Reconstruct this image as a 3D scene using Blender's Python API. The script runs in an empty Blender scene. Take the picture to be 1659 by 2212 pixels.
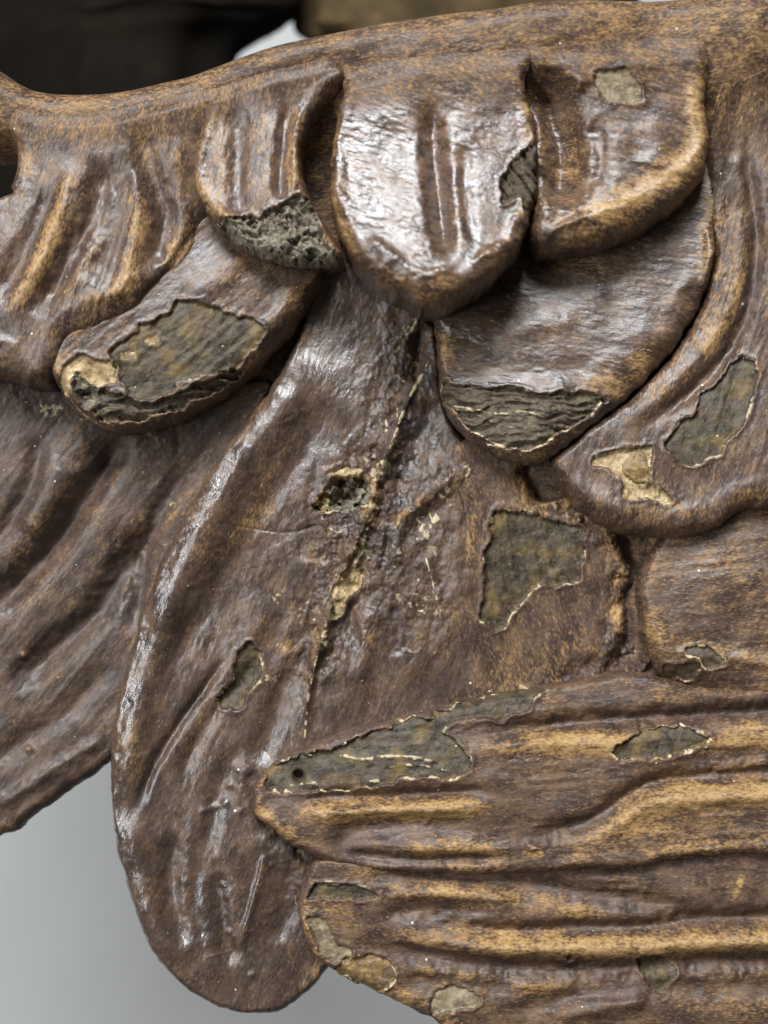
import bpy, math
import numpy as np

# ------------------------------------------------------------------ units
# The carving was measured in units of 1/1659 of the picture width (u to the right, v down, h towards the viewer).
UNIT = 0.24 / 1659.0          # metres per unit: the picture shows about 24 cm of the wing
CU, CV = 829.5, 1106.0        # middle of the measured field
DIST = 0.50                   # camera to the wing's back plane
ZC = 1.20                     # height of the middle of the wing above the floor
RELIEF = 1.25                 # heights were judged low by this factor
STEP = 2.4                    # sampling of the carved surfaces

scene = bpy.context.scene
COL = scene.collection

# ------------------------------------------------------------------ camera
cd = bpy.data.cameras.new('camera')
cam = bpy.data.objects.new('camera', cd)
COL.objects.link(cam)
cam.location = (0, -DIST, ZC)
cam.rotation_euler = (math.radians(90), 0, 0)
cd.sensor_fit = 'VERTICAL'
cd.sensor_height = 36.0
cd.lens = 36.0 * DIST / (2212 * UNIT)
cd.clip_start = 0.01
cd.clip_end = 50
cd.dof.use_dof = True
cd.dof.focus_distance = DIST - 100 * UNIT
cd.dof.aperture_fstop = 4.5
scene.camera = cam

# ------------------------------------------------------------------ world and lamps (indoors: soft window light from above)
w = bpy.data.worlds.new('World')
scene.world = w
w.use_nodes = True
bg = w.node_tree.nodes['Background']
bg.inputs['Color'].default_value = (1.0, 0.97, 0.93, 1)
bg.inputs['Strength'].default_value = 0.08


def area(name, loc, target, sx, sy, power, col):
    d = bpy.data.lights.new(name, 'AREA')
    d.shape = 'RECTANGLE'
    d.size, d.size_y = sx, sy
    d.energy = power
    d.color = col
    o = bpy.data.objects.new(name, d)
    COL.objects.link(o)
    o.location = loc
    dx, dy, dz = (target[i] - loc[i] for i in range(3))
    from mathutils import Vector
    o.rotation_euler = Vector((dx, dy, dz)).to_track_quat('-Z', 'Y').to_euler()
    return o


area('window_light', (-0.32, -1.58, ZC + 1.64), (0, 0, ZC), 1.04, 0.72, 110.0, (0.93, 0.965, 1.0))
area('side_window_light', (-1.44, -1.60, ZC + 0.18), (0, 0, ZC), 0.28, 1.7, 42.0, (0.93, 0.965, 1.0))

vs = scene.view_settings
vs.view_transform = 'Standard'
vs.look = 'None'
vs.exposure = -0.34
vs.gamma = 1.0
vs.use_curve_mapping = False
scene.render.engine = 'CYCLES'

# ------------------------------------------------------------------ numeric helpers
F = np.float32


def spline(pts, n=7, closed=True):
    p = np.array(pts, float)
    m = len(p)
    out = []
    rng = range(m) if closed else range(m - 1)
    for i in rng:
        if closed:
            a, b, c, d = p[i - 1], p[i], p[(i + 1) % m], p[(i + 2) % m]
        else:
            a, b, c, d = p[max(i - 1, 0)], p[i], p[i + 1], p[min(i + 2, m - 1)]
        for k in range(n):
            t = k / n
            out.append(0.5 * ((2 * b) + (c - a) * t + (2 * a - 5 * b + 4 * c - d) * t * t + (3 * b - a - 3 * c + d) * t ** 3))
    if not closed:
        out.append(p[-1])
    return np.array(out)


def poly_dist(U, V, P, closed):
    """distance to a polyline, signed side (+ to the right of its run) and run 0..1"""
    Q = np.vstack([P, P[:1]]) if closed else P
    seg = np.hypot(*(Q[1:] - Q[:-1]).T)
    cum = np.concatenate([[0], np.cumsum(seg)])
    best = np.full(U.shape, 1e12, F)
    side = np.zeros(U.shape, F)
    run = np.zeros(U.shape, F)
    for i in range(len(Q) - 1):
        a, b = Q[i], Q[i + 1]
        ex, ey = b - a
        L2 = ex * ex + ey * ey + 1e-9
        px, py = U - a[0], V - a[1]
        t = np.clip((px * ex + py * ey) / L2, 0, 1)
        d2 = (px - t * ex) ** 2 + (py - t * ey) ** 2
        m = d2 < best
        best[m] = d2[m]
        side[m] = (ex * py - ey * px)[m]
        run[m] = ((cum[i] + t * seg[i]) / cum[-1])[m]
    d = np.sqrt(best)
    return d, np.sign(side) * d, run


def inside_poly(U, V, P):
    ins = np.zeros(U.shape, bool)
    n = len(P)
    for i in range(n):
        x1, y1 = P[i]
        x2, y2 = P[(i + 1) % n]
        if y1 == y2:
            continue
        c = ((y1 > V) != (y2 > V)) & (U < (x2 - x1) * (V - y1) / (y2 - y1) + x1)
        ins ^= c
    return ins


def sdf(U, V, P):
    d, _, _ = poly_dist(U, V, P, True)
    return np.where(inside_poly(U, V, P), d, -d).astype(F)


def sstep(x, a, b):
    t = np.clip((x - a) / (b - a), 0, 1)
    return t * t * (3 - 2 * t)


def smax(a, b, k):
    h = np.maximum(k - np.abs(a - b), 0) / k
    return np.maximum(a, b) + h * h * k * 0.25


_tabs = {}


def vnoise(x, y, seed):
    if seed not in _tabs:
        _tabs[seed] = np.random.RandomState(seed).rand(256, 256).astype(F)
    T = _tabs[seed]
    xi, yi = np.floor(x).astype(int), np.floor(y).astype(int)
    fx, fy = x - xi, y - yi
    fx = fx * fx * fx * (fx * (fx * 6 - 15) + 10)
    fy = fy * fy * fy * (fy * (fy * 6 - 15) + 10)
    a, b = T[yi & 255, xi & 255], T[yi & 255, (xi + 1) & 255]
    c, d = T[(yi + 1) & 255, xi & 255], T[(yi + 1) & 255, (xi + 1) & 255]
    return ((a * (1 - fx) + b * fx) * (1 - fy) + (c * (1 - fx) + d * fx) * fy) * 2 - 1


def fbm(x, y, seed, octs=3):
    s, a = 0, 1.0
    for o in range(octs):
        s = s + a * vnoise(x * 2 ** o + 13.7 * o, y * 2 ** o + 7.1 * o, seed + o)
        a *= 0.5
    return s


def cells(x, y, seed):
    """random value of the nearest jittered cell and distance to the cell border"""
    R = np.random.RandomState(seed)
    J = R.rand(128, 128, 3)
    xi, yi = np.floor(x).astype(int), np.floor(y).astype(int)
    b1 = np.full(x.shape, 9.0)
    b2 = np.full(x.shape, 9.0)
    val = np.zeros(x.shape)
    for oy in (-1, 0, 1):
        for ox in (-1, 0, 1):
            j = J[(yi + oy) & 127, (xi + ox) & 127]
            d = np.hypot(xi + ox + j[..., 0] - x, yi + oy + j[..., 1] - y)
            m = d < b1
            b2 = np.where(m, b1, np.minimum(b2, d))
            val = np.where(m, j[..., 2], val)
            b1 = np.where(m, d, b1)
    return val, b2 - b1


class TPS:
    """thin-plate surface through a few measured heights"""

    def __init__(self, pts):
        p = np.array(pts, float)
        self.x = p[:, :2] / 500
        n = len(p)
        K = self.phi(np.hypot(*(self.x[:, None] - self.x[None]).transpose(2, 0, 1)))
        K += np.eye(n) * 0.01
        A = np.zeros((n + 3, n + 3))
        A[:n, :n] = K
        A[:n, n] = 1
        A[:n, n + 1:] = self.x
        A[n, :n] = 1
        A[n + 1:, :n] = self.x.T
        self.w = np.linalg.solve(A, np.concatenate([p[:, 2], [0, 0, 0]]))

    @staticmethod
    def phi(r):
        return r * r * np.log(r + 1e-6)

    def __call__(self, U, V):
        u, v = U / 500, V / 500
        s = self.w[-3] + self.w[-2] * u + self.w[-1] * v
        for (a, b), c in zip(self.x, self.w):
            s = s + c * self.phi(np.hypot(u - a, v - b))
        return s.astype(F)


def blur(A, r):
    r = max(1, int(r))
    for ax in (0, 1):
        for _ in range(2):
            pad = [(0, 0), (0, 0)]
            pad[ax] = (r + 1, r)
            c = np.cumsum(np.pad(A, pad, mode='edge'), axis=ax, dtype=np.float64)
            n = A.shape[ax]
            hi = np.take(c, np.arange(2 * r + 1, 2 * r + 1 + n), axis=ax)
            lo = np.take(c, np.arange(0, n), axis=ax)
            A = ((hi - lo) / (2 * r + 1)).astype(F)
    return A


# ------------------------------------------------------------------ materials
class NT:
    def __init__(self, name):
        self.m = bpy.data.materials.new(name)
        self.m.use_nodes = True
        self.t = self.m.node_tree
        self.b = self.t.nodes['Principled BSDF']

    def n(self, kind, **kw):
        x = self.t.nodes.new(kind)
        for k, v in kw.items():
            setattr(x, k, v)
        return x

    def lk(self, a, b):
        self.t.links.new(a, b)

    def attr(self, name, out='Fac'):
        x = self.n('ShaderNodeAttribute', attribute_name=name)
        return x.outputs[out]

    def math(self, op, a, b=None, c=None, clamp=False):
        x = self.n('ShaderNodeMath', operation=op, use_clamp=clamp)
        for i, s in enumerate((a, b, c)):
            if s is None:
                continue
            if isinstance(s, (int, float)):
                x.inputs[i].default_value = s
            else:
                self.lk(s, x.inputs[i])
        return x.outputs[0]

    def noise(self, vec, scale, detail=3, rough=0.55, stretch=None, off=0):
        if stretch or off:
            mp = self.n('ShaderNodeMapping')
            mp.inputs['Scale'].default_value = stretch or (1, 1, 1)
            mp.inputs['Location'].default_value = (off, off * 0.7, off * 1.3)
            self.lk(vec, mp.inputs['Vector'])
            vec = mp.outputs[0]
        x = self.n('ShaderNodeTexNoise')
        x.inputs['Scale'].default_value = scale
        x.inputs['Detail'].default_value = detail
        x.inputs['Roughness'].default_value = rough
        self.lk(vec, x.inputs['Vector'])
        return x.outputs['Fac']

    def voro(self, vec, scale, feature='F1'):
        x = self.n('ShaderNodeTexVoronoi', feature=feature)
        x.inputs['Scale'].default_value = scale
        self.lk(vec, x.inputs['Vector'])
        return x

    def mix(self, f, a, b):
        x = self.n('ShaderNodeMix', data_type='RGBA')
        for s, k in ((f, 0), (a, 6), (b, 7)):
            if isinstance(s, (int, float)):
                x.inputs[k].default_value = s
            elif isinstance(s, tuple):
                x.inputs[k].default_value = (*s, 1)
            else:
                self.lk(s, x.inputs[k])
        return x.outputs[2]

    def ramp(self, f, a, b):
        x = self.n('ShaderNodeMapRange', interpolation_type='SMOOTHSTEP')
        x.inputs[1].default_value = a
        x.inputs[2].default_value = b
        self.lk(f, x.inputs[0])
        return x.outputs[0]

    def bump(self, h, strength, dist, prev=None):
        x = self.n('ShaderNodeBump')
        x.inputs['Strength'].default_value = strength
        x.inputs['Distance'].default_value = dist
        self.lk(h, x.inputs['Height'])
        if prev is not None:
            self.lk(prev, x.inputs['Normal'])
        return x.outputs[0]


CREAM = (0.52, 0.42, 0.25)


def specks(k, g, base, scale=3.6, thr=0.88, col=(0.62, 0.56, 0.46)):
    v = k.voro(g, scale)
    sz = k.n('ShaderNodeSeparateColor')
    k.lk(v.outputs['Color'], sz.inputs[0])
    pick = k.math('GREATER_THAN', sz.outputs[0], thr)
    rad = k.math('MULTIPLY', sz.outputs[1], 0.11)
    dot = k.math('LESS_THAN', v.outputs['Distance'], rad)
    return k.mix(k.math('MULTIPLY', pick, dot), base, col)


def glaze_material():
    k = NT('worn brown glaze over ochre')
    g = k.attr('grain', 'Vector')
    wear, tone, rim, gloss = k.attr('wear'), k.attr('tone'), k.attr('rim'), k.attr('gloss')
    fine = k.noise(g, 10, 4, 0.58, (0.4, 1.0, 0.6))
    tiny = k.noise(g, 24, 3, 0.6, (0.45, 1.0, 0.6), 2.2)
    mid = k.noise(g, 2.6, 5, 0.6, (0.6, 1, 1), 3.1)
    big = k.noise(g, 0.8, 4, 0.6, None, 7.7)
    mott = k.noise(g, 6.0, 5, 0.68, None, 11.3)
    blot = k.noise(g, 1.7, 6, 0.68, None, 17.0)
    # reddish purple brown glaze, thick and thin
    c = k.mix(k.ramp(mid, 0.30, 0.70), (0.048, 0.027, 0.018), (0.138, 0.080, 0.046))
    c = k.mix(k.math('MULTIPLY', k.ramp(blot, 0.51, 0.64), 0.7), c, (0.030, 0.019, 0.016))
    c = k.mix(k.math('MULTIPLY', k.ramp(blot, 0.48, 0.35), 0.60), c, (0.190, 0.116, 0.064))
    c = k.mix(k.math('MULTIPLY', k.ramp(tiny, 0.48, 0.70), 0.60), c, (0.205, 0.126, 0.072))
    c = k.mix(k.math('MULTIPLY', k.ramp(tiny, 0.46, 0.32), 0.50), c, (0.030, 0.019, 0.016))
    c = k.mix(k.math('MULTIPLY', k.ramp(big, 0.46, 0.66), 0.35), c, (0.082, 0.057, 0.048))
    # ochre ground shining through where the glaze is rubbed
    s = k.math('ADD', wear, k.math('MULTIPLY', k.math('SUBTRACT', tiny, 0.5), 1.7))
    s = k.math('ADD', s, k.math('MULTIPLY', k.math('SUBTRACT', mid, 0.5), 0.8))
    s = k.math('ADD', s, k.math('MULTIPLY', k.math('SUBTRACT', fine, 0.5), 1.1))
    c = k.mix(k.math('MULTIPLY', k.ramp(s, 0.36, 0.95), 0.8), c, (0.35, 0.195, 0.066))
    c = k.mix(k.math('MULTIPLY', k.ramp(s, 0.72, 1.35), 0.78), c, (0.53, 0.345, 0.150))
    # tone < 0.5: dark soot-brown feathers
    c = k.mix(k.math('MULTIPLY', k.math('SUBTRACT', 1.0, tone), 0.68), c, (0.045, 0.035, 0.032))
    # black pinholes, cream edges of losses, dust
    c = k.mix(k.math('MULTIPLY', k.ramp(mott, 0.35, 0.27), 0.6), c, (0.020, 0.014, 0.011))
    c = k.mix(k.ramp(k.math('ADD', rim, k.math('MULTIPLY', k.math('SUBTRACT', fine, 0.5), 0.9)), 0.42, 0.8), c, CREAM)
    c = specks(k, g, c)
    c = specks(k, g, c, 6.5, 0.86, (0.45, 0.36, 0.24))
    k.lk(c, k.b.inputs['Base Color'])
    r = k.math('ADD', 0.27, k.math('MULTIPLY', k.ramp(mid, 0.35, 0.75), 0.16))
    r = k.math('ADD', r, k.math('MULTIPLY', k.ramp(s, 0.4, 1.0), 0.10))
    r = k.math('ADD', r, k.math('MULTIPLY', k.math('SUBTRACT', fine, 0.5), 0.30))
    r = k.math('ADD', r, k.math('MULTIPLY', k.math('SUBTRACT', 1.0, gloss), 0.24))
    k.lk(r, k.b.inputs['Roughness'])
    k.lk(k.math('ADD', 0.30, k.math('MULTIPLY', gloss, 0.60)), k.b.inputs['Specular IOR Level'])
    b = k.bump(mott, 0.35, 0.0005)
    b = k.bump(fine, 0.5, 0.00030, b)
    b = k.bump(tiny, 0.55, 0.00016, b)
    k.lk(b, k.b.inputs['Normal'])
    return k.m


def patch_material(name, cols, rough=0.6, cream=0.5, bump=0.5, scale=6, crack=True, left=0.65):
    """bared ground inside a loss: cols = dark, middle, light"""
    k = NT(name)
    g = k.attr('grain', 'Vector')
    rim = k.attr('rim')
    fine = k.noise(g, 14, 5, 0.7, (0.6, 1, 1))
    mid = k.noise(g, scale, 4, 0.6, None, 5.0)
    big = k.noise(g, 1.9, 3, 0.55, None, 9.0)
    c = k.mix(k.ramp(mid, 0.35, 0.65), cols[0], cols[1])
    c = k.mix(k.math('MULTIPLY', k.ramp(fine, 0.5, 0.78), 0.7), c, cols[2])
    c = k.mix(k.math('MULTIPLY', k.ramp(big, 0.50, 0.68), cream), c, cols[3])
    if crack:
        v = k.voro(g, 3.0, 'DISTANCE_TO_EDGE')
        c = k.mix(k.math('MULTIPLY', k.ramp(k.math('ADD', v.outputs['Distance'], k.math('MULTIPLY', fine, 0.04)), 0.045, 0.012), 0.45), c, cols[2])
    rest = k.noise(g, 1.6, 6, 0.7, None, 21.0)
    c = k.mix(k.math('MULTIPLY', k.ramp(rest, 0.53, 0.60), left), c, (0.085, 0.054, 0.034))
    c = k.mix(k.ramp(k.math('ADD', rim, k.math('MULTIPLY', k.math('SUBTRACT', fine, 0.5), 0.9)), 0.45, 0.8), c, CREAM)
    c = specks(k, g, c, 5.0, 0.85)
    k.lk(c, k.b.inputs['Base Color'])
    k.b.inputs['Roughness'].default_value = rough
    k.b.inputs['Specular IOR Level'].default_value = 0.4
    b = k.bump(mid, bump, 0.0008)
    b = k.bump(fine, bump, 0.0004, b)
    k.lk(b, k.b.inputs['Normal'])
    return k.m


M_GLAZE = glaze_material()
M_PATCH = {
    'olive': patch_material('bared olive grey ground', [(0.026, 0.019, 0.011), (0.080, 0.059, 0.030), (0.19, 0.145, 0.080), (0.20, 0.130, 0.042)], 0.5, 0.6, 0.7, 3.5),
    'cream': patch_material('bared cream gesso', [(0.26, 0.17, 0.07), (0.52, 0.40, 0.21), (0.70, 0.60, 0.40), (0.22, 0.12, 0.045)], 0.55, 0.7),
    'amber': patch_material('bared amber ground', [(0.13, 0.080, 0.030), (0.26, 0.160, 0.060), (0.46, 0.34, 0.18), (0.13, 0.100, 0.048)], 0.4, 0.6),
    'wood': patch_material('bared crumbling wood', [(0.12, 0.10, 0.07), (0.28, 0.24, 0.17), (0.42, 0.37, 0.27), (0.16, 0.13, 0.09)], 0.8, 0.5, 0.9, 9, False),
    'pale': patch_material('pale grey gesso', [(0.15, 0.115, 0.065), (0.29, 0.235, 0.145), (0.50, 0.44, 0.32), (0.17, 0.12, 0.06)], 0.55, 0.8, 0.6, 4, False),
    'layer': patch_material('broken edge of layered wood', [(0.05, 0.035, 0.022), (0.12, 0.088, 0.054), (0.30, 0.25, 0.15), (0.17, 0.135, 0.075)], 0.65, 0.4, 0.9, 7, False),
}


def plain_material(name, a, b, rough, scale, bump=0.2, spec=0.5):
    k = NT(name)
    k.b.inputs['Specular IOR Level'].default_value = spec
    tc = k.n('ShaderNodeTexCoord').outputs['Object']
    n1 = k.noise(tc, scale, 5, 0.6)
    k.lk(k.mix(k.ramp(n1, 0.35, 0.7), a, b), k.b.inputs['Base Color'])
    k.b.inputs['Roughness'].default_value = rough
    k.lk(k.bump(n1, bump, 0.002), k.b.inputs['Normal'])
    return k.m


# ------------------------------------------------------------------ mesh from a carved height field
def add_mesh(name, V3, quads, mat, attrs, parent):
    me = bpy.data.meshes.new(name)
    nq = len(quads)
    me.vertices.add(len(V3))
    me.vertices.foreach_set('co', V3.astype(F).ravel())
    me.loops.add(nq * 4)
    me.loops.foreach_set('vertex_index', quads.astype(np.int32).ravel())
    me.polygons.add(nq)
    me.polygons.foreach_set('loop_start', np.arange(0, nq * 4, 4, dtype=np.int32))
    me.polygons.foreach_set('use_smooth', np.ones(nq, bool))
    for k, a in attrs.items():
        if a.ndim == 1:
            me.attributes.new(k, 'FLOAT', 'POINT').data.foreach_set('value', a.astype(F))
        else:
            me.attributes.new(k, 'FLOAT_VECTOR', 'POINT').data.foreach_set('vector', a.astype(F).ravel())
    me.materials.append(mat)
    me.update(calc_edges=True)
    me.validate()
    o = bpy.data.objects.new(name, me)
    COL.objects.link(o)
    o.parent = parent
    return o


def subset(V3, quads, attrs):
    ids, inv = np.unique(quads.ravel(), return_inverse=True)
    return V3[ids], inv.reshape(-1, 4), {k: a[ids] for k, a in attrs.items()}


def skirt(V3, quads, attrs, back):
    """walls from the open border straight back to the plane h = back"""
    e = np.concatenate([quads[:, [i, (i + 1) % 4]] for i in range(4)])
    key = np.sort(e, 1)
    _, idx, cnt = np.unique(key[:, 0].astype(np.int64) * (len(V3) + 1) + key[:, 1], return_index=True, return_counts=True)
    be = e[idx[cnt == 1]]
    vid = np.unique(be)
    new = np.full(len(V3), -1)
    new[vid] = len(V3) + np.arange(len(vid))
    B = V3[vid].copy()
    B[:, 1] = -back * UNIT
    q = np.stack([be[:, 1], be[:, 0], new[be[:, 0]], new[be[:, 1]]], 1)
    at = {k: np.concatenate([a, a[vid]]) for k, a in attrs.items()}
    return np.vstack([V3, B]), np.vstack([quads, q]), at


ARM_OUT = spline([(-300, 20), (-70, 112), (-8, 142), (26, 164), (62, 182), (110, 190), (180, 192), (250, 187), (330, 171), (420, 148),
                  (520, 118), (620, 91), (760, 61), (860, 39), (960, 27), (1060, 20), (1150, 9), (1250, 3), (1400, -2), (1560, -8), (1960, -16),
                  (1960, 640), (1300, 640), (900, 640), (500, 600), (250, 500), (110, 430), (58, 370), (22, 328), (-10, 322), (-300, 330)], 5)
ARM_H = TPS([(0, 235, 118), (200, 240, 124), (400, 200, 140), (600, 155, 155), (900, 115, 172), (1250, 85, 176), (1600, 95, 170),
             (0, 330, 100), (200, 330, 98), (400, 300, 100), (690, 330, 60), (900, 300, 110), (1250, 300, 100), (1600, 320, 90),
             (200, 600, 45), (650, 600, 35), (1100, 600, 40), (1600, 600, 30), (400, 150, 118), (900, 40, 140), (1400, 0, 146), (1700, 0, 146)])


def arm_relief(U, V):
    A, B = U * 0.99 - V * 0.14, U * 0.14 + V * 0.99
    return 2.0 * fbm(U / 110, V / 110, 3, 2) + 0.5 * fbm(A / 60, B / 28, 13, 2) + 0.34 * vnoise(A / 26, B / 6.5, 23) + 0.25 * vnoise(A / 10, B / 6, 24)


def arm_height(U, V):
    d = sdf(U, V, ARM_OUT)
    t = np.clip(d / 58.0, 0, 1)
    return ARM_H(U, V) - 70 * (1 - np.sqrt(1 - (1 - t) ** 2)) + arm_relief(U, V), d


ARM_TOP = ARM_OUT[2 * 5:20 * 5 + 1]      # its upper edge, from left to right

ARM_WEAR = 0.46
PARTS = {}


def carve(name, label, outline, heights, parent, edge=(16, 40, 50), lip=(0, 14), back=0, grain=0.0, feats=(), ochre=(), chips=(),
          cream=(), tone=0.8, wear=0.25, curv=1.0, blend=0, rough=1.0, seed=1, n=5, lump=1.0, keep=None, gloss=0.6, post=(), crust=(), armw=0, extra=None, soot=(), polish=(), stria=1.0):
    P = spline(outline, n) if n else np.array(outline, float)
    lo, hi = P.min(0) - 6, P.max(0) + 6
    lo = np.maximum(lo, (-290, -120))
    hi = np.minimum(hi, (1950, 2400))
    us = np.arange(lo[0], hi[0], STEP)
    vs_ = np.arange(lo[1], hi[1], STEP)
    U, V = np.meshgrid(us.astype(F), vs_.astype(F))
    D = sdf(U, V, P)
    wob = (fbm(U / 46, V / 46, seed + 50, 3) * 3.4 + 0.8 * vnoise(U / 8, V / 8, seed + 55)) * rough
    D = D + wob
    gv, gu = np.gradient(D, STEP)
    gn = np.hypot(gu, gv) + 1e-6
    nu, nv = -gu / gn, -gv / gn                     # outward
    # --- grid of the border is pulled onto the outline
    out = D < 0
    U2 = np.where(out, U - np.where(out, D * gu / gn ** 2, 0), U)
    V2 = np.where(out, V - np.where(out, D * gv / gn ** 2, 0), V)
    Dn = np.maximum(D, 0)
    Rs, Rb, E = edge
    R = Rs + (Rb - Rs) * np.clip(blur(nv, 6), 0, 1) ** 1.2
    t = np.clip(Dn / R, 0, 1)
    H = TPS(heights)(U2, V2)
    H = H - E * (1 - np.sqrt(1 - (1 - t) ** 2)) * (0.55 + 0.45 * R / max(Rs, Rb))
    if lip[0]:
        H = H + lip[0] * np.clip(0.75 + 0.7 * fbm(U / 70, V / 70, seed + 57, 2), 0, 1.6) * np.exp(-((Dn - R - lip[1] * 0.5) / lip[1]) ** 2) * (0.55 + 0.45 * np.clip(nv, -0.4, 1))
    wr = np.full(U.shape, wear, F)
    rimA = np.zeros(U.shape, F)
    gl = np.full(U.shape, gloss, F)
    tn = np.full(U.shape, tone, F)

    def line(pts, rad):
        pl = spline(pts, 6, False)
        a, b = pl.min(0) - rad, pl.max(0) + rad
        i0, i1 = np.searchsorted(us, [a[0], b[0]])
        j0, j1 = np.searchsorted(vs_, [a[1], b[1]])
        if i1 <= i0 or j1 <= j0:
            return None
        s = (slice(j0, j1), slice(i0, i1))
        d, sd, run = poly_dist(U[s], V[s], pl, False)
        d = d + fbm(U[s] / 22, V[s] / 22, seed + 90, 2) * min(3.0, rad * 0.05)
        return s, np.abs(d), sd, run

    def taper(run, e0=0.18, e1=0.18):
        return sstep(run, -0.02, e0) * sstep(1 - run, -0.02, e1)

    for f in feats:
        kind, pts, wd, amp = f[:4]
        r = line(pts, wd * 4.5)
        if r is None:
            continue
        s, d, sd, run = r
        if kind == 'g':                                     # gouged furrow / raised ridge (negative amp)
            H[s] -= 1.3 * amp * np.exp(-(d / (1.12 * wd)) ** 2) * taper(run)
        elif kind == 'c':                                   # thin crack
            H[s] -= amp * np.exp(-(d / wd) ** 2) * taper(run, 0.1, 0.1) * (0.6 + 0.4 * vnoise(U[s] / 9, V[s] / 9, seed + 3))
        elif kind == 's':                                   # step: ground falls to the right of the run
            H[s] -= amp * 0.5 * (1 + np.tanh(sd / wd)) * np.exp(-(np.maximum(sd, 0) / (wd * 3.5)) ** 2) * taper(run)
        elif kind == 'b':                                   # bump(s) at points
            for (x, y) in pts:
                H[s] += amp * np.exp(-(((U[s] - x) ** 2 + (V[s] - y) ** 2) / wd ** 2))
    for (pts, wd, amp) in ochre:
        r = line(pts, wd * 3)
        if r is None:
            continue
        s, d, sd, run = r
        wr[s] += 0.72 * amp * np.exp(-(d / (1.15 * wd)) ** 2) * taper(run, 0.2, 0.2) * np.clip(0.95 + 0.35 * fbm(U[s] / 60, V[s] / 24, seed + 33, 2), 0, 1.3)
    for (pts, wd, amp) in cream:
        r = line(pts, wd * 4)
        if r is None:
            continue
        s, d, sd, run = r
        q = amp * np.exp(-(d / wd) ** 2) * taper(run, 0.05, 0.05) * sstep(vnoise(U[s] / 16, V[s] / 10, seed + 8) + 0.4 * vnoise(U[s] / 5, V[s] / 5, seed + 9), -0.7, 0.35)
        rimA[s] = np.maximum(rimA[s], q)
        H[s] += 1.2 * np.exp(-(d / wd) ** 2)
    for (pts, wd, amp) in soot:                             # old grime stains with outlines of their own
        r = line(pts, wd * 3)
        if r:
            s, d, sd, run = r
            st = np.exp(-(d / wd) ** 2) * sstep(fbm(U[s] / 34, V[s] / 34, seed + 95, 4), -0.5, 0.6)
            tn[s] -= amp * st
            wr[s] -= 0.4 * amp * st
    for (pts, wd, amp) in polish:                           # rubbed to a shine by hands
        r = line(pts, wd * 3)
        if r:
            s, d, sd, run = r
            e = np.exp(-(d / wd) ** 2)
            gl[s] += amp * e
            wr[s] -= 0.5 * amp * e
    # --- worn where it stands proud
    Hs = blur(H, 3)
    cv = Hs - blur(H, 11)
    wr += np.clip(cv * 0.07 * curv, -0.30, 0.30) * sstep(Dn, 0, 10) * np.clip(0.5 + 1.0 * fbm(U / 90, V / 90, seed + 40, 2), 0, 1.4)
    # --- hand carving: slow lumps, gouge ripples, brushed grain
    ca, sa = math.cos(grain), math.sin(grain)
    A, B = U * ca + V * sa, -U * sa + V * ca
    H += lump * (2.6 * fbm(U / 105, V / 105, seed, 2) + 0.75 * fbm(A / 50, B / 30, seed + 10, 2))
    H += 0.9 * rough * stria * vnoise(A / 210, B / 10, seed + 25) * (0.5 + 0.8 * vnoise(U / 120, V / 120, seed + 26))
    micro = 0.42 * vnoise(A / 24, B / 6.5, seed + 20) + 0.34 * vnoise(A / 10, B / 6, seed + 21)
    H += rough * micro * (0.6 + 0.5 * vnoise(U / 60, V / 60, seed + 22))
    tn = np.clip(tn, -0.45, 1)
    if extra is not None:
        H = H + extra(U2, V2)
    for (pts, wd, amp) in crust:                            # rough, dusty, weathered carving
        r = line(pts, wd * 2.5)
        if r is None:
            continue
        s, d, sd, run = r
        wt = np.exp(-(d / wd) ** 2)
        u, v = U[s], V[s]
        cv_, ed = cells(u / 21 + 0.4 * vnoise(u / 12, v / 12, 7), v / 21 + 0.4 * vnoise(u / 12, v / 12, 8), seed + 33)
        H[s] += wt * amp * (0.42 * fbm(u / 26, v / 34, seed + 34, 4) + 0.22 * (cv_ - 0.5))
        gl[s] = np.minimum(gl[s], gloss * (1 - 0.9 * wt))
        dust = sstep(fbm(u / 26, v / 34, seed + 35, 4) + 0.6 * vnoise(u / 6, v / 6, seed + 36), 0.30, 1.0)
        rimA[s] = np.maximum(rimA[s], 0.64 * wt * dust)
        wr[s] += 0.30 * wt * fbm(u / 40, v / 40, seed + 37, 3)
    # --- losses
    wr = np.clip(wr, -0.6, 0.95)
    pid = np.zeros(U.shape, int)
    for ci, ch in enumerate(chips):
        typ, poly, dep = ch[:3]
        opt = ch[3] if len(ch) > 3 else {}
        Pc = np.array(poly, float)
        i0, i1 = np.searchsorted(us, [Pc[:, 0].min() - 25, Pc[:, 0].max() + 25])
        j0, j1 = np.searchsorted(vs_, [Pc[:, 1].min() - 25, Pc[:, 1].max() + 25])
        if i1 <= i0 or j1 <= j0:
            continue
        s = (slice(j0, j1), slice(i0, i1))
        u, v = U[s], V[s]
        q = sdf(u, v, spline(poly, 4))
        q = q + 6.5 * fbm(u / 30, v / 30, seed + 60 + ci, 4) + 2.0 * vnoise(u / 11, v / 11, seed + 67) + 1.2 * vnoise(u / 5, v / 5, seed + 66)
        fl = sstep(q, -1.5, 3.5)
        H[s] -= 1.5 * dep * fl
        H[s] += 2.2 * np.exp(-((q + 5) / 5) ** 2)                 # lifted edge of the paint
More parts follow.
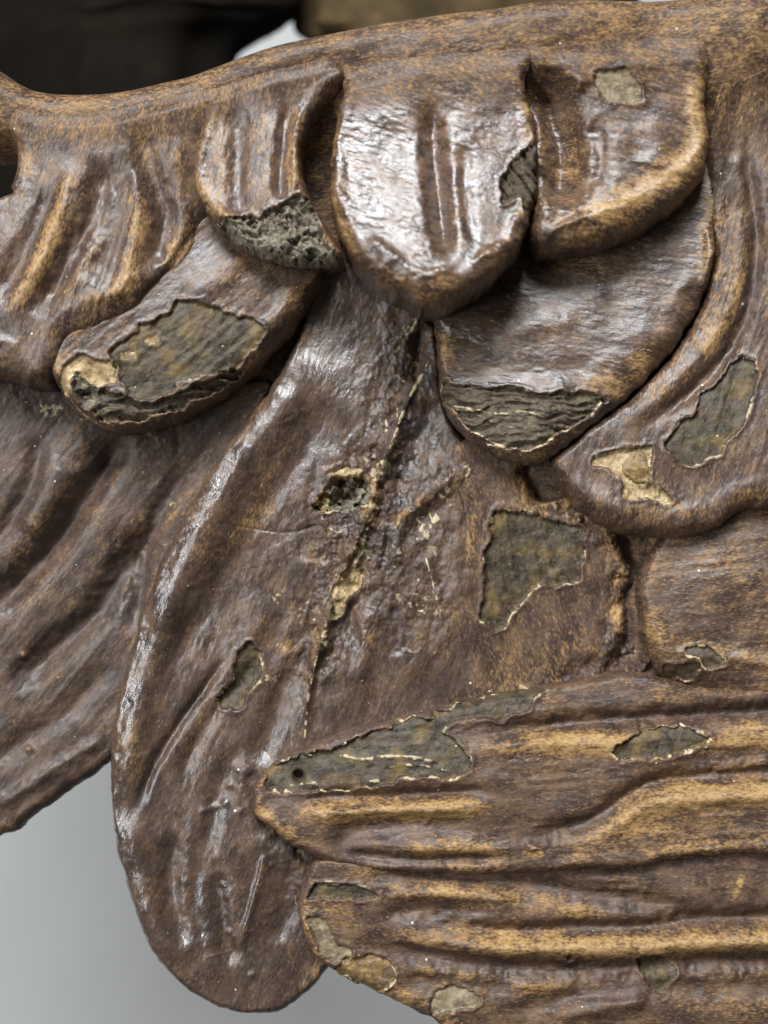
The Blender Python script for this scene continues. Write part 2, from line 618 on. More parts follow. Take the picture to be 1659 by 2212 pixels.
        if typ in ('wood', 'layer'):
            cv_, ed = cells(u / 17 + 0.35 * vnoise(u / 9, v / 9, 5), v / 12 + 0.35 * vnoise(u / 9, v / 9, 6), seed + 70 + ci)
            amp = opt.get('amp', 9.0)
            if typ == 'layer':
                lay = (v - 0.28 * u * opt.get('slope', 0)) / 13 + 0.9 * fbm(u / 60, v / 60, seed + 71, 2)
                H[s] += fl * (amp * 0.8 * vnoise(u / 70 + 0.3 * lay, lay * 1.3, seed + 74) + amp * 0.45 * vnoise(u / 30, lay * 2.9, seed + 77) + 0.5 * amp * (cv_ - 0.5))
            else:
                H[s] += fl * (amp * (cv_ - 0.5) - 4.0 * np.exp(-(ed / 0.10) ** 2) + 3.0 * fbm(u / 8, v / 8, seed + 73, 2))
        else:
            cv_, ed = cells(u / 46, v / 46, seed + 75 + ci)
            H[s] += fl * (1.1 * fbm(u / 26, v / 26, seed + 76, 3) * opt.get('amp', 1) - 0.8 * np.exp(-(ed / 0.03) ** 2))
        wrim = opt.get('rim', 1.0)
        br = sstep(vnoise(u / 24, v / 24, seed + 80 + ci) + 0.4 * vnoise(u / 7, v / 7, seed + 81), -0.15, 0.5)
        rimA[s] = np.maximum(rimA[s], 0.85 * wrim * np.exp(-((q + 0.5) / (1.4 + 1.6 * br)) ** 2) * (0.12 + 0.88 * br))
        pid[s] = np.where(q > 0.5, ci + 1, pid[s])
    inside = ~out
    if blend:
        ha, da = arm_height(U2, V2)
        dt = V2 - np.interp(U2, ARM_TOP[:, 0], ARM_TOP[:, 1])
        H = H - 75 * (1 - sstep(dt, 0.20 * armw, 0.85 * armw))      # the feather dives under the arm
        keepm = (H - ha > -blend) | (da < 4)
        wb = sstep((H - ha) / blend, -0.7, 0.45)
        wb = np.where(da > 0, wb, 1)
        wb = np.minimum(wb, sstep(dt + 30 * fbm(U / 70, V / 70, seed + 44, 2), 0.75 * armw, 1.45 * armw))
        aw = ARM_WEAR + 0.0 * U
        wr = aw * (1 - wb) + wr * wb
        gl = 0.15 * (1 - wb) + gl * wb
        tn = 0.95 * (1 - wb) + tone * wb
        H = np.where(da > 0, smax(H, ha + 0.25, blend), H)
        inside &= keepm
    for (pts, wd, amp) in post:                             # hollows cut after the feather has grown out of the arm
        r = line(pts, wd * 3)
        if r:
            s, d, sd, run = r
            H[s] -= amp * np.exp(-(d / wd) ** 2) * taper(run, 0.25, 0.2)
    if keep is not None:
        inside &= keep(U2, V2)
    # --- quads
    ny, nx = U.shape
    near = inside.copy()
    idx = np.arange(ny * nx).reshape(ny, nx)
    q = np.stack([idx[:-1, :-1], idx[1:, :-1], idx[1:, 1:], idx[:-1, 1:]], -1).reshape(-1, 4)
    ok = near.ravel()[q].sum(1) >= 1
    q = q[ok]
    kf = 1 - float(np.mean([h[2] for h in heights])) * RELIEF * UNIT / DIST      # the plane this part lies in
    V3 = np.stack([(U2 - CU) * UNIT * kf, -H * UNIT * RELIEF, (CV - V2) * UNIT * kf], -1).reshape(-1, 3)
    at = {'wear': wr.ravel(), 'rim': rimA.ravel(), 'tone': tn.ravel(), 'gloss': gl.ravel(),
          'grain': (np.stack([A, B, H], -1) / 100.0).reshape(-1, 3) + seed * 3.3}
    pq = pid.ravel()[q]
    pm = np.where((pq > 0).sum(1) >= 3, pq.max(1), 0)
    a, b, c = skirt(V3, q, at, back)
    nsk = len(b) - len(q)
    pmall = np.concatenate([pm, np.zeros(nsk, int)])
    main = subset(a, b[pmall == 0], c)
    o = add_mesh(name, main[0], main[1], M_GLAZE, main[2], parent)
    if label:
        o['label'] = label
    for ci, ch in enumerate(chips):
        m = pmall == ci + 1
        if m.sum() < 6:
            continue
        x = subset(a, b[m], c)
        po = add_mesh(ch[4] if len(ch) > 4 else 'flaked_patch', x[0], x[1], M_PATCH[ch[0]], x[2], o)
    PARTS.setdefault(name, []).append(o)
    return o


def zz(ox, oy, k, pts):
    return [(ox + x * k, oy + y * k) for x, y in pts]


# ------------------------------------------------------------------ setting
def wall():
    me = bpy.data.meshes.new('wall')
    y = 0.62
    X, Z0, Z1 = 1.6, 0.0, 2.6
    me.from_pydata([(-X, y, Z0), (X, y, Z0), (X, y, Z1), (-X, y, Z1), (-X, y + .1, Z0), (X, y + .1, Z0), (X, y + .1, Z1), (-X, y + .1, Z1)], [],
                   [(0, 1, 2, 3), (7, 6, 5, 4), (4, 5, 1, 0), (3, 2, 6, 7), (0, 3, 7, 4), (1, 5, 6, 2)])
    me.materials.append(plain_material('pale grey plaster', (0.46, 0.46, 0.445), (0.48, 0.48, 0.465), 0.7, 14, 0.05))
    o = bpy.data.objects.new('wall', me)
    COL.objects.link(o)
    o['kind'] = 'structure'
    return o


wall()

# ------------------------------------------------------------------ the wing
wing = bpy.data.objects.new('carved_wing', None)
COL.objects.link(wing)
wing.location = (0, 0, ZC)
wing['label'] = 'glossy dark brown carved wooden wing with overlapping feathers and flaked paint'
wing['category'] = 'wing'

HOLLOW = [([(1140, 130), (1185, 200), (1216, 295), (1216, 385), (1200, 455)], 42, 62)]


# leading edge of the wing
def arm():
    carve('wing_arm', 'smooth rounded leading edge with streaky ochre brown glaze', [tuple(p) for p in ARM_OUT[::5]],
          [tuple(h) for h in np.column_stack([ARM_H.x * 500, ARM_H(ARM_H.x[:, 0] * 500, ARM_H.x[:, 1] * 500)])],
          wing, edge=(58, 58, 70), post=HOLLOW, grain=-0.14, tone=0.95, wear=ARM_WEAR, curv=0.15, seed=3, gloss=0.15, back=-10, rough=0, lump=0, extra=arm_relief,
          ochre=[([(0, 240), (150, 255), (300, 235), (420, 190)], 34, 0.30), ([(1200, 70), (1450, 60), (1700, 80)], 70, 0.16)])


arm()

carve('wing_core', 'plain dark board that carries the feathers',
      [(-300, 520), (120, 480), (400, 500), (760, 560), (1200, 560), (1960, 500), (1960, 1950), (1200, 1950), (900, 1900), (760, 1760), (700, 1500), (560, 1300), (400, 1150), (300, 1250), (200, 1350), (-300, 1500)],
      [(0, 600, 12), (800, 700, 14), (1600, 700, 30), (1480, 800, 34), (0, 1300, -14), (1500, 1800, 10), (900, 1500, -12)],
      wing, edge=(10, 10, 20), back=-70, grain=0.2, tone=0.8, wear=0.4, crust=[([(1250, 900), (1500, 750), (1560, 500)], 60, 12), ([(620, 760), (700, 620)], 60, 12)], seed=5)

# -- long lower feathers first (deepest), then the rows over them
carve('feather', 'long dark feather running off the left edge',
      [(-300, 790), (120, 800), (260, 860), (430, 850), (580, 820), (540, 930), (450, 1070), (370, 1230), (310, 1400), (270, 1560), (247, 1632),
       (232, 1652), (190, 1682), (120, 1730), (50, 1780), (0, 1812), (-300, 1855)],
      [(100, 900, 52), (100, 1020, 58), (300, 1000, 36), (400, 950, 30), (200, 1250, 40), (250, 1500, 28), (50, 1500, 46), (60, 1720, 44), (-50, 1100, 46), (-50, 1750, 42), (180, 1640, 34)],
      wing, edge=(10, 34, 34), back=-34, grain=2.25, tone=0.42, wear=0.20, seed=11, soot=[([(240, 870), (330, 920), (420, 930)], 40, 0.8), ([(280, 1180), (250, 1300)], 40, 0.4), ([(110, 860), (180, 880)], 24, 0.7)], crust=[([(60, 860), (200, 900), (380, 940)], 50, 4), ([(420, 1000), (360, 1120), (320, 1260)], 26, 4)], gloss=0.35,
      feats=[('g', [(275, 925), (205, 1035), (118, 1172), (55, 1240), (-30, 1330)], 26, 30), ('g', [(320, 1130), (256, 1240), (205, 1325), (118, 1400), (20, 1490)], 26, 23),
             ('g', [(400, 1000), (340, 1110), (305, 1230), (280, 1380)], 20, 14), ('g', [(90, 930), (70, 1040), (20, 1130), (-30, 1190)], 18, 11),
             ('g', [(150, 990), (110, 1080), (60, 1160)], 34, -11), ('g', [(240, 1430), (150, 1530), (40, 1610), (-30, 1660)], 22, 9),
             ('g', [(230, 1590), (150, 1640), (60, 1700), (-30, 1750)], 14, -7), ('b', [(62, 1618), (52, 1415)], 8, 6)],
      ochre=[([(60, 1180), (40, 1230), (0, 1280)], 16, 0.5), ([(150, 910), (160, 960), (130, 1000)], 30, 0.3), ([(330, 1080), (290, 1200), (255, 1260)], 22, 0.35),
             ([(225, 1500), (232, 1580), (215, 1640)], 20, 0.3), ([(60, 1615), (64, 1620)], 5, 0.8), ([(46, 1414), (58, 1417)], 5, 0.8)])

F9_CHIP = zz(905.2, 658.4, .4543, [(360, 990), (470, 970), (620, 1020), (730, 1045), (780, 1080), (772, 1250), (755, 1320), (650, 1340), (572, 1330), (520, 1400),
                                   (440, 1480), (400, 1540), (350, 1550), (285, 1490), (302, 1400), (305, 1250), (330, 1120)])
carve('feather', 'short flat brown feather with a large olive bare patch',
      [(980, 960), (1180, 985), (1300, 1080), (1420, 1130), (1440, 1250), (1440, 1490), (1250, 1510), (1100, 1560), (940, 1600), (900, 1500), (1000, 1200)],
      [(1050, 1000, 54), (1060, 1150, 56), (1060, 1300, 54), (1200, 1150, 46), (1330, 1200, 52), (1150, 1400, 40), (1320, 1400, 42), (1000, 1500, 44), (1400, 1300, 22), (1250, 1480, 40)],
      wing, edge=(12, 12, 20), back=-20, grain=1.3, tone=0.85, wear=0.30, seed=17, soot=[([(1350, 1120), (1372, 1200), (1385, 1300), (1370, 1420)], 26, 0.8), ([(1200, 1450), (1290, 1470)], 26, 0.5)], crust=[([(1370, 1150), (1370, 1300), (1370, 1450)], 55, 20), ([(1200, 1480), (1300, 1450), (1400, 1450)], 40, 12), ([(1150, 1020), (1240, 1110), (1330, 1160)], 40, 14)], gloss=0.3,
      feats=[('g', [(1350, 1130), (1362, 1190), (1385, 1240), (1372, 1310), (1382, 1370), (1360, 1440)], 26, 24), ('g', [(1290, 1110), (1335, 1190), (1352, 1260), (1335, 1350), (1320, 1420)], 15, -9),
             ('g', [(1160, 985), (1182, 1035), (1196, 1085)], 27, 62), ('g', [(1190, 1480), (1300, 1440), (1400, 1440)], 22, 8)],
      ochre=[([(1040, 1400), (1100, 1450), (1200, 1430), (1280, 1340)], 60, 0.25), ([(1345, 1230), (1335, 1320), (1320, 1380)], 16, 0.35)],
      chips=[('olive', F9_CHIP, 4.5)],
      cream=[([(1138, 1103), (1152, 1108)], 5, 1.6), ([(1122, 1484), (1138, 1490)], 5, 1.6), ([(1352, 1225), (1358, 1250), (1348, 1275)], 2.5, 0.8), ([(1110, 1480), (1180, 1487)], 3, 0.4)])

carve('feather', 'longest feather with a split shaft and a knot hole',
      [(700, 540), (800, 580), (905, 640), (945, 720), (955, 830), (985, 920), (1030, 975), (1062, 1030), (1062, 1120), (1046, 1240), (1046, 1340), (1036, 1420), (1012, 1500),
       (920, 1590), (820, 1680), (760, 1820), (735, 1950), (730, 2070), (704, 2112), (658, 2162), (612, 2190), (565, 2202), (505, 2196), (425, 2160), (352, 2095), (310, 2030),
       (285, 1960), (262, 1880), (243, 1790), (236, 1700), (240, 1610), (258, 1500), (282, 1410), (312, 1310), (350, 1210), (400, 1110), (470, 990), (545, 890), (610, 790), (650, 690)],
      [(850, 650, 44), (720, 720, 40), (700, 900, 62), (560, 960, 70), (450, 1150, 82), (310, 1400, 84), (600, 1250, 66), (760, 1200, 66), (930, 1250, 56), (900, 900, 46), (1020, 1100, 52), (700, 1500, 64),
       (960, 1480, 50), (420, 1700, 74), (270, 1750, 76), (350, 2000, 70), (560, 2150, 62), (640, 1900, 58), (700, 2050, 48), (500, 1900, 74)],
      wing, edge=(15, 24, 40), lip=(0, 12), back=-26, grain=1.95, tone=0.62, wear=0.18, seed=23, stria=0.4, polish=[([(600, 880), (510, 1000), (450, 1105), (400, 1200), (350, 1295), (310, 1390), (285, 1480), (268, 1560), (258, 1650), (256, 1740), (275, 1850), (310, 1960), (370, 2060)], 30, 0.45)], soot=[([(900, 690), (905, 800), (890, 900)], 26, 0.9), ([(930, 860), (900, 960), (870, 1060), (850, 1150)], 50, 0.8), ([(780, 700), (740, 760), (700, 830)], 30, 0.5), ([(850, 1300), (860, 1420)], 24, 0.7), ([(560, 1670), (600, 1760), (650, 1880)], 36, 0.8), ([(300, 1780), (420, 1950), (520, 2120)], 120, 0.35), ([(740, 1120), (700, 1060)], 22, 0.7)], crust=[([(900, 660), (890, 780), (840, 960), (790, 1150), (730, 1300), (690, 1420)], 62, 17), ([(1020, 990), (950, 1100), (880, 1200), (900, 1330)], 95, 10), ([(680, 1160), (740, 1060), (800, 1020)], 60, 10), ([(540, 1690), (590, 1780), (640, 1860), (650, 1950)], 40, 11), ([(600, 1300), (560, 1500)], 60, 2.5)], gloss=0.95,
      feats=[('g', [(690, 770), (600, 895), (520, 1010), (465, 1105), (420, 1200), (372, 1295), (330, 1390)], 42, -20), ('g', [(395, 1270), (350, 1370), (322, 1460), (300, 1545), (287, 1630), (284, 1740)], 30, -12),
             ('g', [(730, 850), (650, 985), (580, 1090), (520, 1190), (455, 1290), (400, 1390), (345, 1490)], 20, 5),
             ('g', [(660, 1070), (590, 1150), (520, 1250), (440, 1380)], 26, 3),
             ('g', [(600, 1290), (540, 1380), (470, 1500)], 26, -6), ('g', [(490, 1420), (400, 1545), (335, 1650), (300, 1750)], 10, 9), ('g', [(560, 1420), (450, 1560), (390, 1680)], 13, 6),
             ('g', [(930, 760), (880, 870), (845, 960), (820, 1030), (800, 1110), (760, 1200), (725, 1290), (690, 1400), (668, 1500), (658, 1610)], 7, -5),
             ('s', [(930, 760), (845, 960), (800, 1110), (725, 1290), (668, 1500), (655, 1620)], 6, -9),
             ('g', [(900, 700), (905, 760), (890, 830)], 16, 14), ('g', [(940, 850), (900, 960), (860, 1080)], 24, 12), ('g', [(1030, 985), (960, 1050), (880, 1100), (850, 1150)], 24, -8),
             ('g', [(1010, 1060), (940, 1100), (880, 1160)], 22, 6), ('g', [(920, 1200), (950, 1290), (950, 1360)], 7, -4), ('g', [(800, 1310), (790, 1400), (760, 1480)], 18, -6), ('g', [(860, 1300), (850, 1420)], 16, 5),
             ('g', [(610, 1440), (590, 1560), (550, 1650)], 24, 9), ('g', [(520, 1600), (470, 1720), (445, 1850)], 20, 7), ('g', [(640, 1300), (610, 1420), (560, 1540)], 16, -5), ('g', [(470, 1880), (480, 1990), (505, 2090)], 18, 8), ('g', [(800, 1180), (770, 1290), (740, 1400)], 20, 8), ('g', [(980, 1150), (985, 1280), (960, 1400)], 30, -6), ('g', [(385, 1790), (368, 1890), (378, 1980), (405, 2050)], 19, 10), ('g', [(430, 1850), (420, 1950), (440, 2040)], 15, 4),
             ('g', [(288, 1740), (300, 1850), (322, 1940), (362, 2020), (410, 2080)], 26, -10), ('g', [(578, 1830), (548, 1950), (512, 2060)], 8, -4), ('g', [(610, 1860), (620, 1960), (590, 2040)], 24, 8),
             ('b', [(440, 1750), (455, 1744), (470, 1740), (486, 1734)], 8, 4), ('b', [(497, 1695), (482, 1910), (492, 2014), (600, 1745), (546, 2105), (520, 1750), (560, 1700)], 8, 3.5),
             ('g', [(545, 1660), (560, 1740), (590, 1800)], 22, 7), ('b', [(740, 1075), (750, 1060)], 27, -16),
             ('c', [(640, 1150), (690, 1135), (720, 1165), (745, 1160)], 2.6, 5), ('c', [(600, 915), (640, 895)], 2.6, 4), ('c', [(480, 1130), (600, 1150), (650, 1145)], 2.2, 2)],
      ochre=[([(660, 900), (600, 1010), (520, 1140), (470, 1225), (440, 1260)], 13, 0.45), ([(610, 1080), (570, 1110), (530, 1160)], 22, 0.5), ([(440, 1550), (425, 1600), (408, 1640)], 12, 0.6),
             ([(378, 1550), (350, 1610), (320, 1680)], 10, 0.55), ([(245, 1800), (270, 1920), (320, 2050), (420, 2160), (520, 2195), (570, 2198)], 6, 0.75),
             ([(730, 1180), (640, 1300), (560, 1440)], 40, 0.25), ([(800, 1320), (795, 1400), (770, 1450)], 13, 0.4), ([(850, 640), (760, 720), (740, 800)], 40, 0.2), ([(560, 1930), (620, 2060), (600, 2160)], 60, 0.16)],
      cream=[([(928, 775), (880, 870), (845, 965), (826, 1030), (804, 1110), (785, 1170)], 3.2, 1.5), ([(790, 1170), (745, 1260), (715, 1330), (690, 1400)], 7, 1.0), ([(690, 1400), (668, 1500), (658, 1600)], 2.6, 1.0), ([(905, 660), (890, 720), (850, 760)], 9, 0.6), ([(700, 1130), (730, 1150), (760, 1130)], 4, 0.7),
             ([(918, 1200), (938, 1270), (955, 1350)], 3, 0.75), ([(855, 1400), (900, 1410), (918, 1390)], 3, 0.6), ([(765, 1180), (770, 1230), (735, 1290)], 9, 0.5),
             ([(570, 1850), (545, 1950), (520, 2020)], 3.5, 0.4), ([(450, 2065), (500, 2055)], 2.5, 0.4), ([(565, 1400), (555, 1440)], 3, 0.6)],
      chips=[('wood', [(680, 1090), (696, 1056), (722, 1036), (760, 1028), (792, 1036), (802, 1054), (790, 1084), (768, 1100), (730, 1108), (694, 1112), (678, 1106)], 11, {'amp': 24, 'rim': 1.4}, 'knot_hole'),
             ('cream', [(683, 1078), (698, 1062), (712, 1074), (706, 1096), (690, 1100)], -4, {'rim': 0.2}), ('cream', [(712, 1026), (745, 1010), (782, 1014), (772, 1028), (735, 1034)], -1, {'rim': 0.3}),
             ('olive', [(515, 1405), (548, 1388), (560, 1420), (568, 1450), (550, 1480), (530, 1500), (525, 1525), (495, 1530), (472, 1515), (490, 1480), (508, 1450)], 4),
             ('cream', [(735, 1240), (765, 1225), (790, 1240), (775, 1275), (750, 1300), (735, 1330), (718, 1325), (722, 1280)], 4, {'rim': 0.6})])

# -- feathers on the right, pointing left
carve('feather', 'blunt brown feather at the right edge with two small bare chips',
      [(1450, 1120), (1425, 1175), (1395, 1230), (1383, 1285), (1390, 1350), (1405, 1415), (1440, 1465), (1500, 1495), (1580, 1515), (1960, 1540), (1960, 1060), (1560, 1100)],
      [(1550, 1250, 92), (1480, 1180, 74), (1500, 1420, 88), (1400, 1300, 80), (1680, 1180, 80), (1680, 1400, 92)],
      wing, edge=(16, 95, 58), lip=(3, 14), back=-20, grain=-0.12, tone=0.9, wear=0.36, seed=31, gloss=0.4,
      feats=[('g', [(1450, 1410), (1550, 1425), (1700, 1430)], 12, -3)],
      ochre=[([(1400, 1330), (1425, 1390), (1500, 1400), (1600, 1410), (1700, 1420)], 20, 0.4), ([(1500, 1200), (1560, 1220), (1650, 1260)], 40, 0.15)],
      chips=[('olive', zz(905.2, 658.4, .4543, [(1270, 1640), (1350, 1618), (1400, 1640), (1450, 1690), (1380, 1712), (1325, 1690)]), 3.5, {'rim': 1.3}),
             ('olive', zz(905.2, 658.4, .4543, [(1180, 1735), (1250, 1715), (1325, 1712), (1310, 1795), (1205, 1785)]), 3.5, {'rim': 1.2})])



def z6(p):
    return zz(493.7, 1426, 0.7024, p)


carve('feather', 'ribbed feather pointing left with a long olive loss and a nail hole',
      [(556, 1690), (580, 1652), (640, 1622), (740, 1588), (860, 1555), (960, 1530), (1080, 1508), (1180, 1488), (1290, 1466), (1380, 1460), (1470, 1474), (1560, 1490), (1960, 1505), (1960, 1830),
       (1560, 1850), (1400, 1872), (1250, 1884), (1100, 1892), (950, 1892), (830, 1885), (740, 1876), (690, 1864), (640, 1842), (595, 1808), (552, 1768), (543, 1738), (547, 1712)],
      [(570, 1740, 96), (640, 1660, 92), (700, 1760, 112), (1000, 1700, 114), (1000, 1560, 92), (1250, 1500, 80), (1400, 1620, 108), (2150, 1540, 84), (2150, 1680, 112), (1100, 1840, 112), (1500, 1800, 114), (740, 1850, 100)],
      wing, edge=(14, 24, 36), lip=(2, 10), back=-10, grain=-0.06, tone=0.88, wear=0.18, seed=37, rough=1.2, gloss=0.22,
      feats=[('g', z6([(2150, 138), (1300, 182), (1000, 208), (720, 240)]), 18, 19), ('g', z6([(190, 432), (450, 420), (640, 410), (820, 404)]), 14, 16),
             ('g', z6([(2150, 335), (1400, 365), (1250, 410), (1150, 475), (1050, 515), (880, 528)]), 18, 19), ('g', z6([(300, 590), (400, 520), (560, 500), (760, 510)]), 22, 9),
             ('g', z6([(330, 590), (500, 610), (700, 606), (860, 605)]), 11, 9), ('g', z6([(2150, 255), (1500, 300), (1350, 330)]), 17, 9),
             ('g', z6([(740, 265), (1000, 250), (1250, 250)]), 19, -8), ('g', z6([(220, 465), (450, 460), (820, 440)]), 17, -9), ('g', z6([(1080, 540), (1200, 480), (1350, 425), (2150, 385)]), 22, -9),
             ('g', z6([(480, 570), (700, 572), (900, 575)]), 17, -8), ('b', [(1140, 1822), (1152, 1826)], 9, 7), ('b', [(590, 1762), (604, 1778)], 12, 5), ('b', [(644, 1680)], 9, -40),
             ('g', [(555, 1715), (570, 1762), (620, 1810)], 9, -3)],
      ochre=[(z6([(700, 290), (900, 262), (1050, 255), (1250, 262), (1500, 240), (2150, 215)]), 26, 1.02), (z6([(180, 440), (300, 465), (500, 458), (700, 452), (815, 435)]), 27, 1.14), (z6([(1080, 530), (1200, 478), (1350, 420), (1500, 400), (2150, 375)]), 38, 1.02),
             (z6([(520, 575), (700, 580), (880, 590)]), 26, 0.87), (z6([(1000, 580), (1200, 545), (1450, 520), (2150, 480)]), 38, 0.46), (z6([(90, 440), (130, 500), (200, 560)]), 21, 0.67), (z6([(1250, 70), (1400, 100), (1600, 120)]), 34, 0.40),
             (z6([(900, 570), (940, 585), (965, 575)]), 13, 1.21), (z6([(850, 330), (1000, 340), (1150, 330)]), 38, 0.24)],
      cream=[(z6([(330, 290), (420, 305), (520, 296), (640, 312)]), 6, 0.85), (z6([(480, 330), (580, 322), (680, 340)]), 4, 0.8), (z6([(180, 390), (260, 380), (300, 395)]), 6, 0.7), (z6([(430, 375), (465, 368)]), 4, 1.2), (z6([(905, 585), (935, 570), (965, 580)]), 3, 0.9), (z6([(500, 195), (620, 160), (780, 125), (960, 90)]), 2, 0.6)],
      chips=[('olive', z6([(104, 372), (130, 325), (210, 302), (330, 272), (500, 205), (620, 172), (760, 135), (930, 95), (955, 104), (920, 150), (850, 180), (740, 185), (690, 192), (655, 225), (745, 290), (700, 360), (600, 352),
                           (450, 385), (330, 400), (220, 412), (130, 412), (106, 395)]), 4.5, {'rim': 1.1}),
             ('olive', z6([(1185, 270), (1240, 238), (1290, 205), (1380, 210), (1490, 240), (1440, 268), (1350, 292), (1270, 300), (1205, 300)]), 4, {'rim': 1.3})])

carve('feather', 'ribbed feather along the bottom with a whitish chipped tip',
      [(700, 1850), (662, 1888), (645, 1930), (644, 1985), (658, 2040), (690, 2090), (730, 2122), (790, 2145), (850, 2170), (910, 2200), (960, 2235), (1040, 2430), (1960, 2430), (1960, 1800), (1400, 1845), (1100, 1866), (830, 1862)],
      [(670, 1960, 88), (720, 1920, 96), (1000, 1900, 92), (1000, 2030, 112), (2150, 1860, 92), (2150, 2030, 112), (1300, 1920, 96), (1200, 2200, 98), (820, 2120, 92), (2150, 2230, 96), (1300, 2060, 112)],
      wing, edge=(14, 30, 44), lip=(2, 10), back=-18, grain=-0.03, tone=0.9, wear=0.20, seed=41, rough=1.2, gloss=0.2,
      feats=[('g', z6([(560, 800), (650, 822), (850, 838), (1050, 832), (1300, 825), (1500, 800), (2150, 788)]), 19, 19), ('g', z6([(380, 880), (560, 905), (780, 935), (1000, 952), (1250, 945), (1450, 930), (2150, 932)]), 20, 16),
             ('g', z6([(420, 655), (640, 670), (900, 690), (1100, 720), (1300, 750), (1500, 775)]), 18, 10), ('g', z6([(460, 780), (640, 770), (820, 778)]), 19, 9),
             ('g', z6([(520, 850), (800, 868), (1200, 868), (2150, 840)]), 20, -10), ('g', z6([(480, 715), (700, 715), (900, 735)]), 17, -8), ('g', z6([(800, 1100), (1000, 1050), (1250, 1010), (2150, 1000)]), 24, 10), ('g', z6([(1000, 1090), (1150, 1055), (1300, 1040)]), 19, -10),
             ('g', z6([(520, 990), (700, 1000), (900, 1010)]), 19, 9), ('g', z6([(230, 770), (240, 850), (300, 950)]), 14, -6)],
      ochre=[(z6([(520, 850), (660, 855), (880, 860), (1100, 870), (1350, 868), (2150, 838)]), 27, 0.99), (z6([(440, 722), (600, 705), (760, 720), (950, 742), (1150, 770)]), 21, 0.72), (z6([(240, 750), (300, 780), (420, 790)]), 27, 0.57),
             (z6([(330, 960), (420, 1000), (520, 1060), (560, 1110)]), 32, 0.52), (z6([(560, 950), (800, 985), (1100, 1000)]), 27, 0.31), (z6([(1555, 690), (1580, 700)]), 23, 0.83), (z6([(870, 735), (895, 738)]), 13, 0.83), (z6([(1300, 1080), (1500, 1060), (2150, 1080)]), 34, 0.31), (z6([(260, 720), (230, 790), (240, 860), (300, 960)]), 13, 0.62)],
      cream=[(z6([(290, 680), (370, 685), (440, 700)]), 2.5, 0.7), (z6([(500, 935), (515, 980), (475, 1030)]), 2.5, 0.9), (z6([(620, 1090), (635, 1040)]), 3, 0.8)],
      chips=[('olive', z6([(235, 728), (285, 690), (400, 698), (465, 714), (450, 740), (300, 736), (250, 748)]), 3.5),
             ('pale', z6([(245, 800), (300, 808), (330, 865), (372, 890), (362, 925), (310, 932), (268, 880)]), 2.5, {'rim': 0.4}),
             ('amber', z6([(365, 925), (440, 905), (500, 940), (515, 990), (470, 1030), (440, 1048), (380, 995), (335, 962)]), 3.5),
             ('pale', z6([(640, 1030), (680, 1000), (740, 1020), (772, 1045), (700, 1078), (632, 1088)]), 3, {'rim': 0.6}),
             ('olive', z6([(1255, 930), (1300, 905), (1360, 930), (1370, 980), (1330, 1030), (1290, 1000)]), 3, {'rim': 0.3}), ('olive', z6([(1030, 905), (1055, 905), (1052, 930), (1035, 930)]), 2, {'rim': 0.2})])

# -- second row
carve('feather', 'long feather sweeping down the right edge with olive and cream losses',
      [(1560, 90), (1540, 200), (1534, 330), (1536, 450), (1546, 540), (1536, 615), (1500, 705), (1430, 795), (1335, 882), (1250, 942), (1208, 980), (1197, 1010), (1215, 1050), (1250, 1095), (1310, 1138), (1380, 1160),
       (1460, 1165), (1550, 1145), (1630, 1100), (1960, 1010), (1960, 60), (1650, 60)],
      [(1620, 200, 112), (1600, 300, 112), (1600, 500, 106), (1690, 600, 118), (1600, 760, 100), (1400, 960, 112), (1240, 1020, 104), (1600, 1000, 118), (1690, 300, 126), (1480, 1080, 118)],
      wing, edge=(14, 52, 56), lip=(3, 14), back=-10, grain=1.9, tone=0.84, wear=0.30, seed=47, armw=180, gloss=0.55, blend=34,
      feats=[('g', [(1610, 260), (1622, 380), (1636, 500), (1632, 610), (1600, 720), (1545, 800), (1470, 870), (1380, 930)], 13, 10), ('g', [(1590, 420), (1598, 540), (1580, 660), (1520, 760), (1430, 850), (1330, 930)], 17, -7),
             ('g', [(1590, 190), (1580, 270), (1590, 350)], 14, 7), ('g', [(1230, 1030), (1280, 1070), (1350, 1100)], 18, -3), ('b', [(1372, 1015)], 16, 4)],
      ochre=[([(1585, 420), (1598, 540), (1580, 660), (1510, 770)], 22, 0.28), ([(1330, 1090), (1420, 1110), (1560, 1090), (1640, 1040)], 18, 0.3), ([(1590, 220), (1600, 280)], 14, 0.4)],
      chips=[('olive', zz(905.2, 658.4, .4543, [(1510, 262), (1560, 245), (1610, 280), (1602, 400), (1572, 500), (1550, 570), (1480, 640), (1430, 710), (1330, 750), (1240, 740), (1180, 680), (1210, 600), (1320, 500), (1350, 430), (1430, 380)]), 4.5, {'rim': 1.0}),
             ('cream', zz(905.2, 658.4, .4543, [(830, 745), (920, 690), (1000, 680), (1100, 680), (1110, 790), (1090, 850), (1168, 900), (1190, 940), (1080, 930), (972, 900), (962, 830), (880, 772)]), 4.5, {'rim': 1.0}),
             ('amber', zz(905.2, 658.4, .4543, [(965, 770), (1030, 710), (1085, 720), (1090, 790), (1070, 860), (1010, 850)]), -3, {'rim': 0.2, 'amp': 2})])

